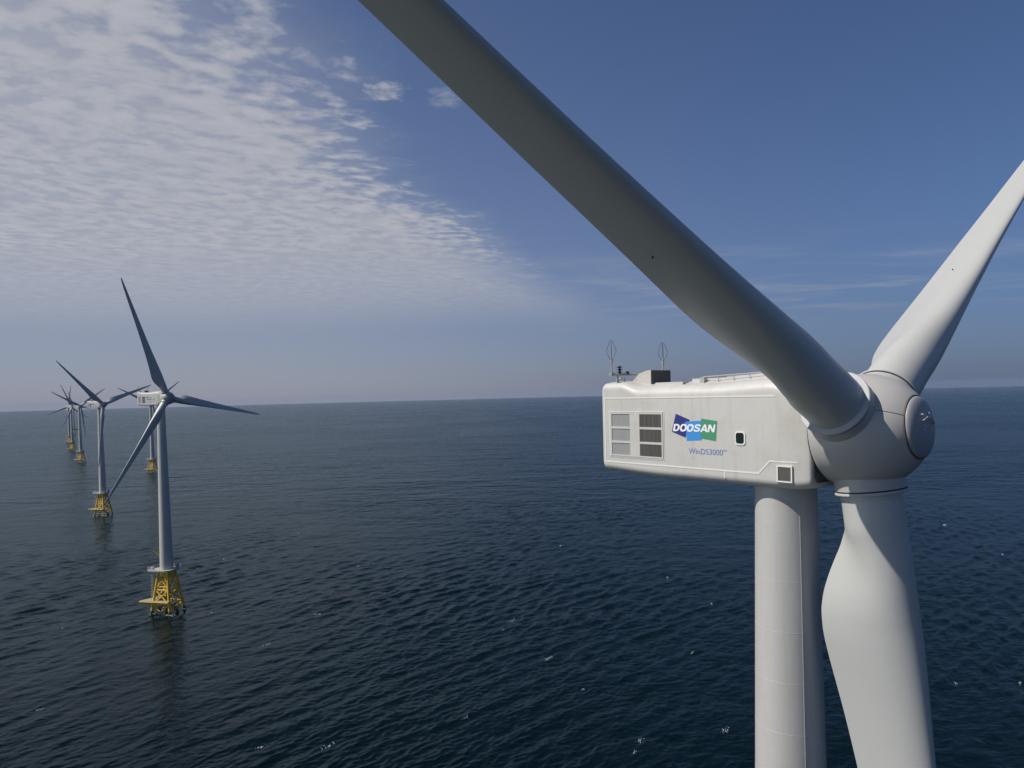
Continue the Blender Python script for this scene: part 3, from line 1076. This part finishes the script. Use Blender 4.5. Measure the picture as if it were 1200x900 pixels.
bp = t.n('ShaderNodeBump', {'Strength': bs, 'Distance': 0.62, 'Height': hgt})
rgh = t.m('ADD', t.m('ADD', 0.11, t.m('MULTIPLY', un, 0.16)), t.m('MULTIPLY', t.m('SUBTRACT', patch, 0.5), 0.16))
wc = t.mix(t.ramp(patch, 0.3, 0.7), rgb(0.0004, 0.0042, 0.0058), rgb(0.0008, 0.0060, 0.0080))
body = t.n('ShaderNodeBsdfDiffuse', {'Color': wc, 'Normal': bp})
gl = t.n('ShaderNodeBsdfGlossy', {'Color': rgb(0.84, 0.96, 1.0), 'Roughness': rgh, 'Normal': bp}, distribution='BECKMANN')
fr_ = t.n('ShaderNodeFresnel', {'IOR': 1.17, 'Normal': bp})
fk = t.m('DIVIDE', t.m('MULTIPLY', fr_.outputs[0], 1.16), t.m('ADD', 1.0, t.m('MULTIPLY', fr_.outputs[0], 1.5)))
wb = t.n('ShaderNodeMixShader', {0: fk, 1: body.outputs[0], 2: gl.outputs[0]})
finish(t, wb)
sea.data.materials.append(m)

# small whitecaps where single crests break
foam_m, t = material('sea_foam')
b = t.n('ShaderNodeBsdfPrincipled', {'Base Color': rgb(0.50, 0.54, 0.56), 'Roughness': 0.8})
finish(t, b)


def on_sea(px, py):
    """point of the sea seen at photo pixel px, py: where that whitecap lies"""
    d = fwd + RT * ((px - 600) / 833.0) - UP * ((py - 481.42) / 833.0)
    return d * (-CAM_Z / d.z)


fm = MB()
rf = random.Random(5)
CAPS = [(372, 720, 1.2), (315, 755, 1.3), (285, 722, .7), (600, 727, 1.3), (590, 738, .6), (643, 772, 1.5), (850, 857, 1.5), (384, 874, 1.4), (305, 875, .9),
        (1107, 615, 1.3), (1195, 800, .7), (750, 868, .9), (745, 880, .8), (262, 655, .9), (350, 625, .7), (657, 640, .7), (782, 676, .8),
        (834, 708, .7), (592, 545, .7), (540, 510, 1.0), (45, 832, .7), (73, 737, .5), (232, 665, .6), (545, 842, .9), (1120, 800, .5),
        (1148, 470, 2.0), (1176, 461, 3.0), (812, 765, .7), (683, 808, .6), (420, 663, .5), (1010, 700, .5), (1175, 650, .6), (248, 718, .7)]
dgc = bpy.context.evaluated_depsgraph_get()
wx, wy = 0.55, 0.83
for px, py, sz in CAPS:
    c = on_sea(px, py)
    for k in range(int(14 * sz) + 5):
        a, bb = rf.gauss(0, 0.75 * sz), rf.gauss(0, 0.32 * sz)
        x, y = c.x + wx * a + wy * bb, c.y + wy * a - wx * bb
        r = rf.uniform(0.03, 0.15) * (1 + 0.4 * sz) * max(0.6, c.length / 500)
        hit, loc, nrm, idx = sea.ray_cast(Vector((x, y, 40)), Vector((0, 0, -1)))
        z = loc.z if hit else 0
        nn = 7
        ring = []
        for i in range(nn):
            t_ = 2 * math.pi * i / nn
            q = r * rf.uniform(0.5, 1.3)
            ex, ey = 1.7 * q * math.cos(t_), 0.7 * q * math.sin(t_)
            ring.append((x + wx * ex + wy * ey, y + wy * ex - wx * ey, z + 0.03))
        fm.add(ring + [(x, y, z + 0.16 + 0.2 * r)], [(i, (i + 1) % nn, nn) for i in range(nn)])
for (tx, ty, tz_, hd_, az_, pt_, sc_, lb_) in FAR[:2]:
    for sx, sy in ((-1, -1), (1, -1), (1, 1), (-1, 1)):
        ca_, sa_ = math.cos(rad(-14)), math.sin(rad(-14))
        lx, ly = 4.0 * sx * sc_, 4.0 * sy * sc_
        px_, py_ = tx + lx * ca_ - ly * sa_, ty + lx * sa_ + ly * ca_
        for k in range(12):
            t_ = rf.uniform(0, 2 * math.pi)
            q_ = rf.uniform(0.65, 1.25) + (rf.uniform(0, 1.6) if k > 8 else 0)
            x, y = px_ + q_ * math.cos(t_), py_ + q_ * math.sin(t_)
            hit, loc, nrm, idx = sea.ray_cast(Vector((x, y, 40)), Vector((0, 0, -1)))
            z = loc.z if hit else 0
            r = rf.uniform(0.08, 0.22)
            ring = [(x + 1.5 * r * math.cos(a_), y + 0.8 * r * math.sin(a_), z + 0.02) for a_ in np.linspace(0, 2 * math.pi, 7)[:-1]]
            fm.add(ring + [(x, y, z + 0.12)], [(i, (i + 1) % 6, 6) for i in range(6)])
fo = fm.build('sea_foam', foam_m, None, rad(80))
fo['kind'] = 'stuff'

# a low vessel far off between two towers
boat = bpy.data.objects.new('boat', None)
col.objects.link(boat)
bc = on_sea(88.5, 503.6)
boat.location = (bc.x, bc.y, 0)
hull = MB()
secs = []
for s, wd, zb, zt_ in ((-15, 2.6, -0.6, 2.2), (-13, 3.4, -1.2, 2.2), (6, 3.4, -1.2, 2.3), (12, 2.0, -1.0, 3.0), (15, 0.2, 0.4, 3.5)):
    secs.append([Vector((s, -wd, zt_)), Vector((s, -wd * 0.7, zb)), Vector((s, wd * 0.7, zb)), Vector((s, wd, zt_))])
hull.loft(secs)
hull.build('hull', M['boat'], boat)
MB().box((-11, -2.2, 2.15), (-5, 2.2, 5.0)).build('cabin', M['boat'], boat)
boat.rotation_euler = (0, 0, rad(20))
tag(boat, 'small dark low boat far off on the sea between two distant turbine towers', 'boat')

# ------------------------------------------------------------------ air
hb = MB().box((-17000, -17000, -9), (17000, 17000, 132))
hm, t = material('sea_haze')
pv = t.n('ShaderNodeVolumePrincipled', {'Color': rgb(0.40, 0.49, 0.67), 'Density': 3.0e-5, 'Anisotropy': 0.0})
t.n('ShaderNodeOutputMaterial', {'Volume': pv.outputs[0]})
ho = hb.build('haze', hm)
ho['kind'] = 'stuff'
